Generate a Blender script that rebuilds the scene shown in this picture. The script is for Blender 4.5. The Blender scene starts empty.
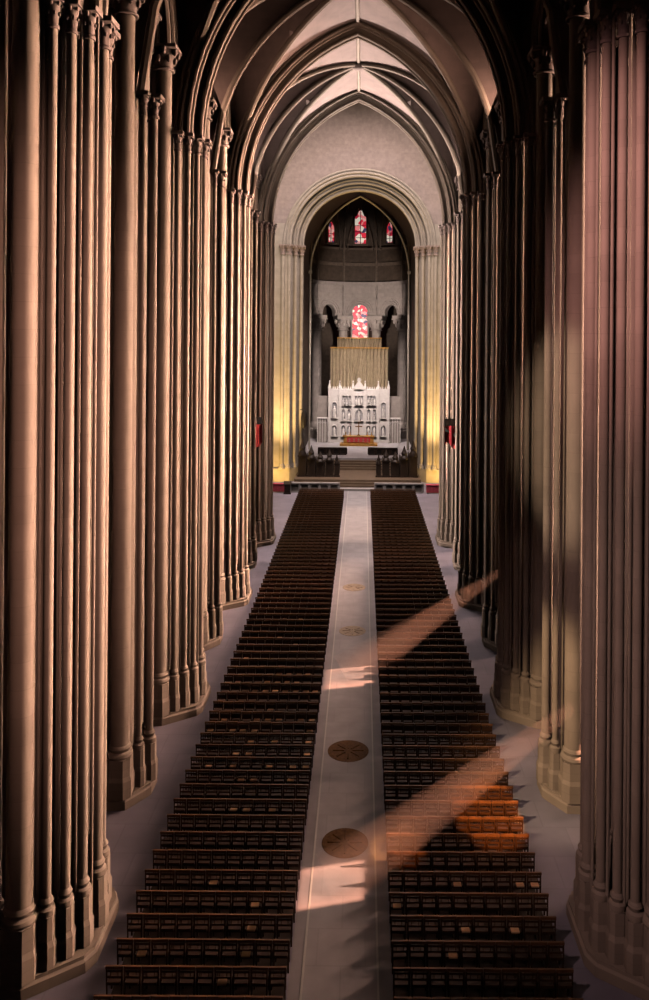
import bpy, math, random
from mathutils import Vector
PI = math.pi
random.seed(7)
SC = bpy.context.scene
COL = SC.collection

# ------------------------------------------------------------------ camera
F_PX, VPX, VPY = 790.0, 363.0, 332.0
cam_d = bpy.data.cameras.new('camera')
cam = bpy.data.objects.new('camera', cam_d); COL.objects.link(cam)
cam.location = (0.5, 0.0, 18.0)
cam.rotation_euler = (PI / 2, -0.0075, 0)
cam_d.sensor_width = 36.0; cam_d.sensor_fit = 'AUTO'
cam_d.lens = F_PX * 36.0 / 1000.0
cam_d.shift_x = -(VPX - 324.5) / 1000.0
cam_d.shift_y = -(500 - VPY) / 1000.0
cam_d.clip_end = 500
SC.camera = cam
SC.view_settings.view_transform = 'Standard'
SC.view_settings.look = 'None'
SC.view_settings.exposure = 1.0
SC.view_settings.gamma = 1.0
SC.view_settings.use_curve_mapping = False
SC.cycles.max_bounces = 5
SC.cycles.diffuse_bounces = 0
SC.cycles.volume_bounces = 0
SC.cycles.sample_clamp_indirect = 4.0
SC.cycles.use_denoising = True

# ------------------------------------------------------------------ world and lights
w = bpy.data.worlds.new('world'); SC.world = w; w.use_nodes = True
w.node_tree.nodes['Background'].inputs[0].default_value = (0.75, 0.55, 0.55, 1)
w.node_tree.nodes['Background'].inputs[1].default_value = 0.008

def aim(o, target):
    d = Vector(target) - Vector(o.location)
    o.rotation_euler = d.to_track_quat('-Z', 'Y').to_euler()

def area(name, loc, target, sx, sy, power, color, spread=180):
    l = bpy.data.lights.new(name, 'AREA'); l.shape = 'RECTANGLE'; l.size = sx; l.size_y = sy
    l.energy = power; l.color = color; l.spread = math.radians(spread)
    o = bpy.data.objects.new(name, l); COL.objects.link(o); o.location = loc; aim(o, target)
    return o

def spot(name, loc, target, power, color, angle, blend=0.5, size=0.3):
    l = bpy.data.lights.new(name, 'SPOT'); l.energy = power; l.color = color
    l.spot_size = math.radians(angle); l.spot_blend = blend; l.shadow_soft_size = size
    o = bpy.data.objects.new(name, l); COL.objects.link(o); o.location = loc; aim(o, target)
    return o

SUN_DIR = Vector((8.4, 2.0, 4.9)).normalized()          # towards the sun
sl = bpy.data.lights.new('sun', 'SUN'); sl.energy = 10.5; sl.color = (1.0, 0.45, 0.28); sl.angle = math.radians(0.6)
so = bpy.data.objects.new('sun', sl); COL.objects.link(so); so.location = (60, 60, 60)
so.rotation_euler = (-SUN_DIR).to_track_quat('-Z', 'Y').to_euler()

ROSE = (1.0, 0.62, 0.46)
LILAC = (1.0, 0.79, 0.71)
for yy, pw in ((20.3, 2000), (27.7, 2900), (35.1, 3000), (42.5, 3200), (49.9, 4000), (57.3, 8000), (64.7, 11000)):   # daylight of the aisle windows on the right
    area('aisle_window_light', (16.4, yy + 4, 17), (-9, yy - 6, 15), 2.6, 24, pw, ROSE, 75)
area('aisle_window_light', (-16.4, 64, 16), (8, 60, 15), 3, 24, 3000, LILAC, 70)
spot('nave_pier_fill', (-6.5, 10, 27), (7.3, 22.0, 21), 11000, (1.0, 0.52, 0.50), 36, 1.0, .4)  # added spot without a fixture, rosy on top of the nearest right pier
spot('nave_pier_fill', (6.5, 9, 20), (-8.8, 22, 15), 5000, (1.0, 0.55, 0.44), 60, 1.0, .4)  # added fill for the near left piers
spot('crossing_fill', (0, 78, 44), (0, 74.5, 0), 44000, (1.0, 0.70, 0.54), 22, 0.8, .5)  # added spot that warms the far chair rows
spot('crossing_fill', (0, 70, 37), (0, 88.5, .5), 14000, (1.0, 0.84, 0.78), 26, 0.8, .5)  # added spot to brighten the stone rail and steps
spot('nave_pier_fill', (-6.5, 9, 20), (7.6, 22.5, 8), 3600, (1.0, 0.64, 0.60), 46, 1.0, .4)  # added fill lower down on the nearest right pier
spot('apse_fill', (0, 110, 19), (0, 122, 22.5), 4200, (1.0, 0.84, 0.74), 84, 0.5, .4)  # unseen spot added behind the reredos to brighten the apse wall
spot('crossing_fill', (0, 86, 12), (0, 61, 37), 105000, (1.0, 0.82, 0.74), 46, 1.0, 1.5)  # added upward spot that brightens the last vault bay
area('crossing_lantern_light', (0, 80, 49), (0, 82, 0), 14, 14, 6500, LILAC, 130)
for s in (-1, 1):
    area('transept_window_light', (s * 15.8, 84, 25), (-s * 8, 92, 22), 10, 24, 900, (1.0, 0.86, 0.78))
    area('vault_fill', (s * 6.6, 59.5, 29), (-s * 1, 61.5, 36), 4, 3, 160, (1.0, 0.80, 0.72))  # added inside the last bay to brighten its vault, no window there
    spot('chancel_pier_fill', (s * 9.7, 89.6, .4), (s * 8.5, 95, 15), 15000, (1.0, 0.64, 0.24), 66, 1.0)  # added spot giving the chancel pier its yellow tone
    spot('chancel_pier_fill', (s * 10.2, 91.2, .5), (s * 8.5, 95.2, 3), 950, (1.0, 0.60, 0.16), 110, 0.8)  # second added spot, yellows the foot of the pier
area('vault_fill', (8.0, 46.2, 31.5), (0, 46.2, 34.5), 5, 4, 220, ROSE)  # added fill, rosy on the vault web from the right
area('vault_fill', (-8.0, 46.2, 31.5), (0, 46.2, 34.5), 5, 4, 90, ROSE)  # weaker added fill for the same vault from the left
area('altar_fill', (0, 101, 25), (0, 113, 8), 8, 2, 950, (1.0, 0.86, 0.78), 70)  # area lamp added above the choir to brighten altar and reredos
spot('chair_patch_spot', (7.4, 10, 15), (5.2, 28.4, .7), 40000, (1.0, 0.36, 0.08), 7, 0.35, .1)  # added spot imitating a patch of sun on the right chairs
spot('chair_patch_spot', (7.4, 11, 16), (1.9, 26.5, .7), 16000, (1.0, 0.36, 0.08), 4, 0.5, .1)  # smaller added spot, imitates sun on chairs beside the walkway
spot('nave_pier_fill', (-6.8, 19.5, 16), (7.8, 31, 2.5), 9000, (1.0, 0.70, 0.42), 24, 0.6, .3)  # added spot on the foot of the nearest slender right pier
spot('nave_pier_fill', (-6.8, 19.5, 16), (8.2, 31, 14), 5500, (1.0, 0.74, 0.54), 30, 0.6, .3)  # added spot higher up on that slender pier

# ------------------------------------------------------------------ materials
def nmat(name, color, rough=0.8, var=0.12, scale=1.5, joints=None, metal=0.0, spec=0.3, color2=None):
    color = tuple(c * .55 for c in color)
    m = bpy.data.materials.new(name); m.use_nodes = True
    nt = m.node_tree; b = nt.nodes['Principled BSDF']
    b.inputs['Roughness'].default_value = rough; b.inputs['Metallic'].default_value = metal
    b.inputs['Specular IOR Level'].default_value = spec
    geo = nt.nodes.new('ShaderNodeNewGeometry')
    no = nt.nodes.new('ShaderNodeTexNoise'); no.inputs['Scale'].default_value = scale; no.inputs['Detail'].default_value = 6
    nt.links.new(geo.outputs['Position'], no.inputs['Vector'])
    ra = nt.nodes.new('ShaderNodeValToRGB')
    c2 = color2 or tuple(c * (1 + var) for c in color)
    c1 = tuple(c * (1 - var) for c in color)
    ra.color_ramp.elements[0].position = 0.3; ra.color_ramp.elements[1].position = 0.7
    ra.color_ramp.elements[0].color = (*c1, 1); ra.color_ramp.elements[1].color = (*c2, 1)
    nt.links.new(no.outputs['Fac'], ra.inputs['Fac'])
    out = ra.outputs['Color']
    if joints:
        bw, bh, dark, flat = joints
        sep = nt.nodes.new('ShaderNodeSeparateXYZ'); nt.links.new(geo.outputs['Position'], sep.inputs[0])
        comb = nt.nodes.new('ShaderNodeCombineXYZ')
        if flat:
            nt.links.new(sep.outputs['X'], comb.inputs['X']); nt.links.new(sep.outputs['Y'], comb.inputs['Y'])
        else:
            ad = nt.nodes.new('ShaderNodeMath'); ad.operation = 'ADD'
            nt.links.new(sep.outputs['X'], ad.inputs[0]); nt.links.new(sep.outputs['Y'], ad.inputs[1])
            nt.links.new(ad.outputs[0], comb.inputs['X']); nt.links.new(sep.outputs['Z'], comb.inputs['Y'])
        br = nt.nodes.new('ShaderNodeTexBrick'); br.inputs['Scale'].default_value = 1.0
        br.inputs['Brick Width'].default_value = bw; br.inputs['Row Height'].default_value = bh
        br.inputs['Mortar Size'].default_value = 0.012 * bh / 0.6; br.inputs['Mortar Smooth'].default_value = 0.4
        br.inputs['Color1'].default_value = (1, 1, 1, 1); br.inputs['Color2'].default_value = (.9, .9, .9, 1)
        br.inputs['Mortar'].default_value = (dark, dark, dark, 1)
        nt.links.new(comb.outputs[0], br.inputs['Vector'])
        mx = nt.nodes.new('ShaderNodeMixRGB'); mx.blend_type = 'MULTIPLY'; mx.inputs[0].default_value = 1
        nt.links.new(out, mx.inputs[1]); nt.links.new(br.outputs['Color'], mx.inputs[2]); out = mx.outputs[0]
    nt.links.new(out, b.inputs['Base Color'])
    return m

def glass_mat(name, strength, scale, seed):
    m = bpy.data.materials.new(name); m.use_nodes = True
    nt = m.node_tree; b = nt.nodes['Principled BSDF']; strength *= .4
    geo = nt.nodes.new('ShaderNodeNewGeometry')
    vo = nt.nodes.new('ShaderNodeTexVoronoi'); vo.inputs['Scale'].default_value = scale
    mp = nt.nodes.new('ShaderNodeMapping'); mp.inputs['Location'].default_value = (seed, seed * .7, seed * .3)
    nt.links.new(geo.outputs['Position'], mp.inputs['Vector']); nt.links.new(mp.outputs[0], vo.inputs['Vector'])
    sp = nt.nodes.new('ShaderNodeSeparateColor'); nt.links.new(vo.outputs['Color'], sp.inputs[0])
    ra = nt.nodes.new('ShaderNodeValToRGB'); ra.color_ramp.interpolation = 'CONSTANT'
    cols = [(0.0, (.75, .03, .06)), (.3, (.9, .25, .25)), (.5, (.85, .75, .62)), (.68, (.5, .02, .05)), (.8, (.06, .05, .12)), (.9, (.9, .45, .4))]
    e = ra.color_ramp.elements
    e[0].position = 0; e[0].color = (*cols[0][1], 1); e[1].position = cols[1][0]; e[1].color = (*cols[1][1], 1)
    for p, c in cols[2:]:
        n = e.new(p); n.color = (*c, 1)
    nt.links.new(sp.outputs[0], ra.inputs['Fac'])
    nt.links.new(ra.outputs['Color'], b.inputs['Base Color'])
    nt.links.new(ra.outputs['Color'], b.inputs['Emission Color']); b.inputs['Emission Strength'].default_value = strength
    return m

M = dict(
    stone=nmat('nave_stone', (.53, .42, .33), .8, .10, .8, (1.3, .75, .86, False)),
    cap=nmat('capital_stone', (.42, .32, .28), .85, .2, 6),
    web=nmat('vault_stone', (.46, .34, .30), .85, .12, 1.0, (.9, .35, .9, False)),
    wall=nmat('wall_stone', (.52, .42, .38), .85, .12, 2.5, (.9, .45, .9, False)),
    choir=nmat('choir_stone', (.55, .48, .40), .8, .10, 1.5, (1.2, .8, .9, False)),
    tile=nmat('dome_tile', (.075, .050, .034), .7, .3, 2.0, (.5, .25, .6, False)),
    apse=nmat('apse_stone', (.40, .34, .31), .8, .12, 2.0, (1.0, .6, .8, False)),
    floor=nmat('floor_stone', (.42, .38, .46), .55, .14, .6, (1.6, 1.6, .85, True)),
    paving=nmat('aisle_stone', (.52, .48, .50), .5, .12, 1.2, (1.4, 1.4, .88, True)),
    border=nmat('aisle_border', (.42, .38, .40), .55, .12, 1.2),
    white=nmat('white_inlay', (.72, .68, .64), .5, .05, 3),
    wood=nmat('chair_wood', (.060, .026, .012), .42, .35, 9, spec=.4),
    rush=nmat('seat_wood', (.045, .020, .010), .5, .35, 14),
    lit_railwood=nmat('lit_rail_wood', (.19, .085, .036), .38, .3, 7, spec=.5),  # rail highlights put into the colour, paler than the chair wood
    oak=nmat('dark_oak', (.028, .016, .010), .55, .3, 5),  # on the floor_shade sheets this dark colour stands for shade
    book=nmat('book_cover', (1.3, .75, .38), .6, .25, 4),
    page=nmat('book_pages', (.75, .62, .45), .8, .08, 9),
    bronze=nmat('bronze', (.62, .28, .03), .6, .25, 5, spec=.1),
    bronze2=nmat('bronze_dark', (.20, .095, .03), .6, .3, 8, spec=.1),
    marble=nmat('reredos_stone', (.78, .71, .68), .7, .08, 3),
    niche=nmat('niche_stone', (.40, .37, .38), .8, .1, 3),
    curtain=nmat('dossal_cloth', (.36, .27, .17), .9, .15, 3),
    gold=nmat('altar_gold', (.55, .27, .06), .4, .2, 4, metal=.3),
    red=nmat('red_cloth', (.6, .04, .05), .85, .15, 5),
    pink=nmat('rose_cloth', (1.0, .15, .22), .85, .2, 5),
    flagwhite=nmat('white_cloth', (.7, .66, .6), .85, .08, 5),
    black=nmat('black_metal', (.015, .012, .012), .4, .2, 5),
    rail=nmat('rail_stone', (.52, .47, .46), .75, .1, 3),
    sanct=nmat('sanctuary_floor', (.24, .165, .11), .5, .15, 1.0, (.8, .8, .85, True)),
    glass_a=glass_mat('stained_glass_lower', .85, 2.3, 2.1),
    glass_b=glass_mat('stained_glass_upper', .75, 1.7, 5.3),
)

# ------------------------------------------------------------------ mesh helpers
class MB:
    def __init__(s): s.v = []; s.f = []
    def add(s, vs, fs):
        n = len(s.v); s.v += [tuple(p) for p in vs]; s.f += [tuple(i + n for i in f) for f in fs]; return s
    def box(s, x0, x1, y0, y1, z0, z1):
        return s.add([(x0, y0, z0), (x1, y0, z0), (x1, y1, z0), (x0, y1, z0), (x0, y0, z1), (x1, y0, z1), (x1, y1, z1), (x0, y1, z1)],
                     [(0, 3, 2, 1), (4, 5, 6, 7), (0, 1, 5, 4), (1, 2, 6, 5), (2, 3, 7, 6), (3, 0, 4, 7)])
    def prism(s, poly, z0, z1, top=1.0, c=(0, 0)):
        n = len(poly)
        vs = [(x, y, z0) for x, y in poly] + [(c[0] + (x - c[0]) * top, c[1] + (y - c[1]) * top, z1) for x, y in poly]
        return s.add(vs, [tuple(reversed(range(n))), tuple(range(n, 2 * n))] + [(i, (i + 1) % n, n + (i + 1) % n, n + i) for i in range(n)])
    def lathe(s, prof, cx=0, cy=0, seg=16):
        vs = []; fs = []; k = len(prof)
        for r, z in prof:
            for i in range(seg):
                a = 2 * PI * i / seg; vs.append((cx + r * math.cos(a), cy + r * math.sin(a), z))
        for j in range(k - 1):
            for i in range(seg):
                i2 = (i + 1) % seg; fs.append((j * seg + i, j * seg + i2, (j + 1) * seg + i2, (j + 1) * seg + i))
        fs.append(tuple(reversed(range(seg)))); fs.append(tuple(range((k - 1) * seg, k * seg)))
        return s.add(vs, fs)
    def ball(s, c, rx, ry, rz, seg=7, rings=4):
        prof = [(max(.02, math.sin(PI * j / rings)), -math.cos(PI * j / rings)) for j in range(rings + 1)]
        t = MB().lathe(prof, seg=seg)
        return s.add([(c[0] + x * rx, c[1] + y * ry, c[2] + z * rz) for x, y, z in t.v], t.f)
    def tube(s, pts, r, seg=8, closed=False):
        pts = [Vector(p) for p in pts]; n = len(pts); vs = []; fs = []
        ref = None
        for i, p in enumerate(pts):
            a = pts[i - 1] if (i > 0 or closed) else p; b = pts[(i + 1) % n] if (i < n - 1 or closed) else p
            t = (b - a).normalized()
            if ref is None:
                ref = Vector((0, 1, 0)) if abs(t.y) < .9 else Vector((1, 0, 0))
            u = (ref - t * ref.dot(t)).normalized(); ref = u; v = t.cross(u)
            rr = r[i] if isinstance(r, (list, tuple)) else r
            for k in range(seg):
                a2 = 2 * PI * k / seg; vs.append(p + u * math.cos(a2) * rr + v * math.sin(a2) * rr)
        m = n if closed else n - 1
        for i in range(m):
            j = (i + 1) % n
            for k in range(seg):
                k2 = (k + 1) % seg; fs.append((i * seg + k, i * seg + k2, j * seg + k2, j * seg + k))
        if not closed:
            fs.append(tuple(reversed(range(seg)))); fs.append(tuple(range((n - 1) * seg, n * seg)))
        return s.add(vs, fs)
    def ribbon(s, inner, outer, y0, y1):
        """closed four-sided section swept between two polylines of (x, z), thick from y0 to y1"""
        n = len(inner); vs = []; fs = []
        for (a, b), (c, d) in zip(inner, outer):
            vs += [(a, y0, b), (c, y0, d), (c, y1, d), (a, y1, b)]
        for i in range(n - 1):
            for k in range(4):
                fs.append((i * 4 + k, i * 4 + (k + 1) % 4, (i + 1) * 4 + (k + 1) % 4, (i + 1) * 4 + k))
        fs.append((0, 3, 2, 1)); m = (n - 1) * 4; fs.append((m, m + 1, m + 2, m + 3))
        return s.add(vs, fs)
    def map(s, fn): s.v = [tuple(fn(*p)) for p in s.v]; return s
    def mesh(s, name, m, smooth=True):
        me = bpy.data.meshes.new(name); me.from_pydata(s.v, [], s.f)
        import bmesh
        bm = bmesh.new(); bm.from_mesh(me); bmesh.ops.recalc_face_normals(bm, faces=bm.faces); bm.to_mesh(me); bm.free()
        if smooth:
            me.polygons.foreach_set('use_smooth', [True] * len(me.polygons)); me.set_sharp_from_angle(angle=.6)
        me.materials.append(m); me.update(); return me

def link(name, me, parent=None, loc=(0, 0, 0), rz=0.0):
    o = bpy.data.objects.new(name, me); COL.objects.link(o); o.location = loc
    if rz: o.rotation_euler = (0, 0, rz)
    if parent: o.parent = parent
    return o

def tag(o, label, cat, group=None, kind=None):
    o['label'] = label; o['category'] = cat
    if group: o['group'] = group
    if kind: o['kind'] = kind
    return o

def thing(name, label, cat, loc=(0, 0, 0), rz=0.0, group=None):
    o = link(name, None, None, loc, rz); o.empty_display_size = .3
    return tag(o, label, cat, group)

def struct(name, mb, m, label, cat, parent=None, smooth=False):
    o = link(name, mb.mesh(name, m, smooth), parent)
    if parent is None: tag(o, label, cat, None, 'structure')
    return o

def copy_tree(root, loc, rz=None):
    def rec(o, par):
        c = o.copy(); COL.objects.link(c)
        if par: c.parent = par
        for ch in kids.get(o.name, []): rec(ch, c)
        return c
    kids = {}
    for o in [root] + list(root.children_recursive):
        if o.parent: kids.setdefault(o.parent.name, []).append(o)
    r = rec(root, None); r.location = loc
    if rz is not None: r.rotation_euler = (0, 0, rz)
    return r

def arch_pts(a, h, off=0.0, n=14, z0=0.0, stilt=0.0):
    """pointed (or round when h == a) arch, half-span a, rise h, radially offset outwards by off; from -x to +x"""
    R = (a * a + h * h) / (2 * a); c = R - a; Ro = R + off
    zt = math.sqrt(max(0.0, Ro * Ro - c * c)); ang = math.atan2(zt, -c)       # apex seen from the centre of the left arc
    left = []
    for i in range(n + 1):
        t = PI + (ang - PI) * i / n
        left.append((c + Ro * math.cos(t), z0 + Ro * math.sin(t)))
    left[-1] = (0.0, z0 + zt)
    if stilt: left = [(left[0][0], left[0][1] - stilt)] + left
    return left + [(-x, z) for x, z in reversed(left[:-1])]

def arch_z(a, h, x):
    R = (a * a + h * h) / (2 * a); c = R - a
    return math.sqrt(max(0.0, R * R - (abs(x) + c) ** 2))

ORD = ['first', 'second', 'third', 'fourth', 'fifth', 'sixth', 'seventh', 'eighth', 'ninth', 'tenth', 'eleventh', 'twelfth', 'thirteenth',
       'fourteenth', 'fifteenth', 'sixteenth', 'seventeenth', 'eighteenth', 'nineteenth', 'twentieth']
TENS = {2: 'twenty', 3: 'thirty', 4: 'forty', 5: 'fifty', 6: 'sixty', 7: 'seventy'}
def ordinal(i):
    if i < 20: return ORD[i]
    t, u = divmod(i + 1, 10)
    if u == 0: return TENS[t][:-1] + 'ieth'
    return TENS[t] + '-' + ORD[u - 1]

# ------------------------------------------------------------------ the setting
SPR, CROWN, AW = 27.2, 11.4, 8.4             # vault springing, rise and half-span
MAJ = [8.8, 23.5, 38.3, 53.1, 67.9]
MIN = [16.2, 31.1, 45.8, 60.6]
XP = 8.78

struct('floor', MB().box(-17, 17, -6, 132, -.4, 0), M['floor'], 'lilac grey stone floor of the nave', 'floor')
ap = struct('floor_aisle', MB().box(-1.42, 1.42, 2, 89.2, .0, .012), M['border'], 'pale stone central walkway between the chairs', 'floor')
struct('aisle_paving', MB().box(-1.02, 1.02, 2, 89.2, .012, .02), M['paving'], None, None, ap)
for s in (-1, 1):
    struct('inlay_line', MB().box(s * 1.05 - .03, s * 1.05 + .03, 2, 89.2, .012, .024), M['white'], None, None, ap)

def wall_with_arcade(s):
    """wall over the nave arcade: vertical strips from the arches up to the vault"""
    mb = MB()
    x0, x1 = s * 8.5, s * 9.7
    stops = []
    allp = sorted([(y, 1.75) for y in MAJ] + [(y, 1.0) for y in MIN])
    for (ya, ra), (yb, rb) in zip(allp[:-1], allp[1:]):
        lo, hi = ya + ra, yb - rb
        c, a = (lo + hi) / 2, (hi - lo) / 2
        n = 12
        prev = None
        pts = [(ya, 30.5), (lo, 30.5)] + [(c + px, 31 + pz) for px, pz in arch_pts(a, a * 1.55, 0, 8)] + [(hi, 30.5), (yb, 30.5)]
        vs = []; fs = []
        for (y, z) in pts:
            vs += [(x0, y, z), (x0, y, 38.9), (x1, y, 38.9), (x1, y, z)]
        for i in range(len(pts) - 1):
            for k in range(4):
                fs.append((i * 4 + k, i * 4 + (k + 1) % 4, i * 4 + 4 + (k + 1) % 4, i * 4 + 4 + k))
        mb.add(vs, fs)
    return mb
def arcade_rolls(s):
    mb = MB()
    allp = sorted([(y, 1.75) for y in MAJ] + [(y, 1.0) for y in MIN])
    for (ya, ra), (yb, rb) in zip(allp[:-1], allp[1:]):
        lo, hi = ya + ra, yb - rb
        c, a = (lo + hi) / 2, (hi - lo) / 2
        for off, dx in ((-.05, .1), (.22, -.05), (.5, -.12), (-.1, .6)):
            mb.tube([(s * (8.5 + dx), c + px, 31 + pz) for px, pz in arch_pts(a, a * 1.55, off, 8)], .12, 6)
    return mb
for s, nm in ((-1, 'left'), (1, 'right')):
    wl = struct('wall_' + nm, wall_with_arcade(s), M['stone'], 'stone wall over the %s arcade of the nave' % nm, 'wall')
    struct('arcade_moulding', arcade_rolls(s), M['stone'], None, None, wl, True)

# outer walls of the side aisles; three openings of the right one let the sun in
def panel_wall(x0, x1, ya, yb, za, zb, holes):
    mb = MB(); ys = sorted({ya, yb} | {h[0] for h in holes} | {h[1] for h in holes}); zs = sorted({za, zb} | {h[2] for h in holes} | {h[3] for h in holes})
    for a, b in zip(ys[:-1], ys[1:]):
        for c, d in zip(zs[:-1], zs[1:]):
            if any(h[0] <= a and b <= h[1] and h[2] <= c and d <= h[3] for h in holes): continue
            mb.box(x0, x1, a, b, c, d)
    return mb
def sun_hole(px, py, wy, h, x=17.3):
    t = (x - px) / SUN_DIR.x; y = py + SUN_DIR.y * t; z = SUN_DIR.z * t
    return (y - wy / 2, y + wy / 2, z - h / 2, z + h / 2)
HOLES = [sun_hole(-.1, 41.3, 2.8, 1.75), sun_hole(-.45, 25.7, 2.0, 1.6), sun_hole(5.0, 28.2, 2.2, 1.0)]
struct('wall_outer_left', MB().box(-17.6, -17, -6, 96, 0, 50), M['stone'], 'dark outer wall of the left side aisle', 'wall')
struct('wall_outer_right', panel_wall(17, 17.6, -6, 96, 0, 50, HOLES), M['stone'], 'dark outer wall of the right side aisle', 'wall')
mb = MB()
for s in (-1, 1): mb.box(min(s * 9.3, s * 17.2), max(s * 9.3, s * 17.2), -6, 69.2, 39, 39.4)
mb.box(-17.6, 17.6, 69.0, 96, 50, 50.5); mb.box(-9.6, 9.6, -6, 69.4, 40.5, 41)
struct('ceiling_outer', mb, M['web'], 'dark roof over the side aisles and crossing', 'ceiling')

def vault_z(x, y, yc, b=7.4, a=AW):
    f = SPR + arch_z(a, CROWN, min(a, abs(x))); t = abs(x) / a; yy = abs(y - yc)
    if t > 1e-4 and yy < b * t:
        s = yy / (b * t); A = arch_z(.5, .62, s - .5) / .62
        f += (t ** 1.6) * 9.2 * A * (1 if yy > 0 else 0)
    return f
for k, (ya, yb) in enumerate(zip(MAJ[:-1], MAJ[1:])):
    yc = (ya + yb) / 2; mb = MB(); nx, ny = 36, 40
    vs = [(-AW - .1 + (2 * AW + .2) * i / nx, ya + (yb - ya) * j / ny) for j in range(ny + 1) for i in range(nx + 1)]
    top = [(x, y, vault_z(x, y, yc)) for x, y in vs]
    fs = [(j * (nx + 1) + i, j * (nx + 1) + i + 1, (j + 1) * (nx + 1) + i + 1, (j + 1) * (nx + 1) + i) for j in range(ny) for i in range(nx)]
    mb.add(top, fs)
    cl = struct('ceiling' if k == 0 else 'ceiling_%d' % (k + 1), mb, M['web'], 'ribbed stone vault over the %s bay of the nave' % ORD[k], 'ceiling', None, True)
    for sx in (-1, 1):
        for sy in (-1, 1):
            pts = [(sx * AW * t * .985, yc + sy * 7.4 * t, SPR + arch_z(AW, CROWN, AW * t) - .1) for t in [i / 16 for i in range(17)]]
            struct('diagonal_rib', MB().tube(pts, .2, 8), M['stone'], None, None, cl, True)
        pts = [(sx * AW * t * .985, yc, SPR + arch_z(AW, CROWN, AW * t) - .1) for t in [i / 16 for i in range(17)]]
        struct('middle_rib', MB().tube(pts, .2, 8), M['stone'], None, None, cl, True)
    struct('ridge_rib', MB().tube([(0, ya, SPR + CROWN - .08), (0, yb, SPR + CROWN - .08)], .14, 6), M['stone'], None, None, cl, True)
    struct('boss', MB().ball((0, yc, SPR + CROWN - .25), .5, .5, .35, 10, 6), M['cap'], None, None, cl, True)

def transverse_arch(y, k):
    a, h = 7.4, 10.75
    t = thing('transverse_arch', 'moulded pointed stone arch spanning the nave, %s from the camera' % ORD[k], 'arch', (0, y, SPR), 0, 'transverse arches of the nave vault'); t['kind'] = 'structure'
    for off0, off1, hy, nm in ((0, .45, .35, 'inner_order'), (.42, 1.15, .85, 'outer_order')):
        link(nm, MB().ribbon(arch_pts(a, h, off0), arch_pts(a, h, off1), -hy, hy).mesh(nm, M['stone']), t)
    for off, yy, r in ((.0, .3, .13), (.1, .0, .16), (.42, .6, .14), (.5, .86, .12), (.82, .9, .12), (1.05, .9, .1)):
        for sy in ((-1, 1) if yy else (1,)):
            link('roll_moulding', MB().tube([(x, sy * yy, z) for x, z in arch_pts(a, h, off)], r, 8).mesh('roll_moulding', M['stone']), t)
    return t
for k, y in enumerate(MAJ[1:]): transverse_arch(y, k)
# wall above the crossing arch
mb = MB(); pts = arch_pts(8.0, 11.3, 0, 14, SPR)
mb.ribbon(pts, [(x, 50.2) for x, z in pts], 68.2, 68.8)
for s in (-1, 1): mb.box(min(s * 8, s * 17), max(s * 8, s * 17), 68.2, 68.8, SPR, 50.2)
struct('wall_crossing_west', mb, M['stone'], 'stone wall above the last nave arch', 'wall')

# ------------------------------------------------------------------ chancel arch wall
CY, CA, CZ = 95.0, 6.9, 28.4
mb = MB(); pts = arch_pts(CA, CA, 1.9, 18, CZ)
mb.ribbon(pts, [(x, 50.2) for x, z in pts], CY, CY + 1.6)
for s in (-1, 1): mb.box(min(s * (CA + 1.9), s * 17), max(s * (CA + 1.9), s * 17), CY, CY + 1.6, 0, CZ if False else 50.2)
struct('wall_chancel', mb, M['wall'], 'pale lilac stone wall around the round chancel arch', 'wall')
ca = thing('chancel_arch', 'round stone arch with ringed mouldings framing the sanctuary', 'arch', (0, CY, 0)); ca['kind'] = 'structure'
for o0, o1, y0, y1, nm in ((0, .8, 1.2, 2.6, 'inner_order'), (.75, 1.5, .5, 1.4, 'middle_order'), (1.45, 2.2, -.25, .6, 'outer_order')):
    link(nm, MB().ribbon(arch_pts(CA, CA, o0, 18, CZ), arch_pts(CA, CA, o1, 18, CZ), y0, y1).mesh(nm, M['choir']), ca)
for off, yy, r in ((.02, 1.25, .16), (.4, 1.15, .12), (.75, .6, .17), (1.1, .45, .12), (1.45, -.15, .18), (1.8, -.3, .12), (2.2, -.2, .16)):
    link('roll_moulding', MB().tube([(x, yy, z) for x, z in arch_pts(CA, CA, off, 18, CZ)], r, 8).mesh('roll_moulding', M['choir']), ca)

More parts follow.
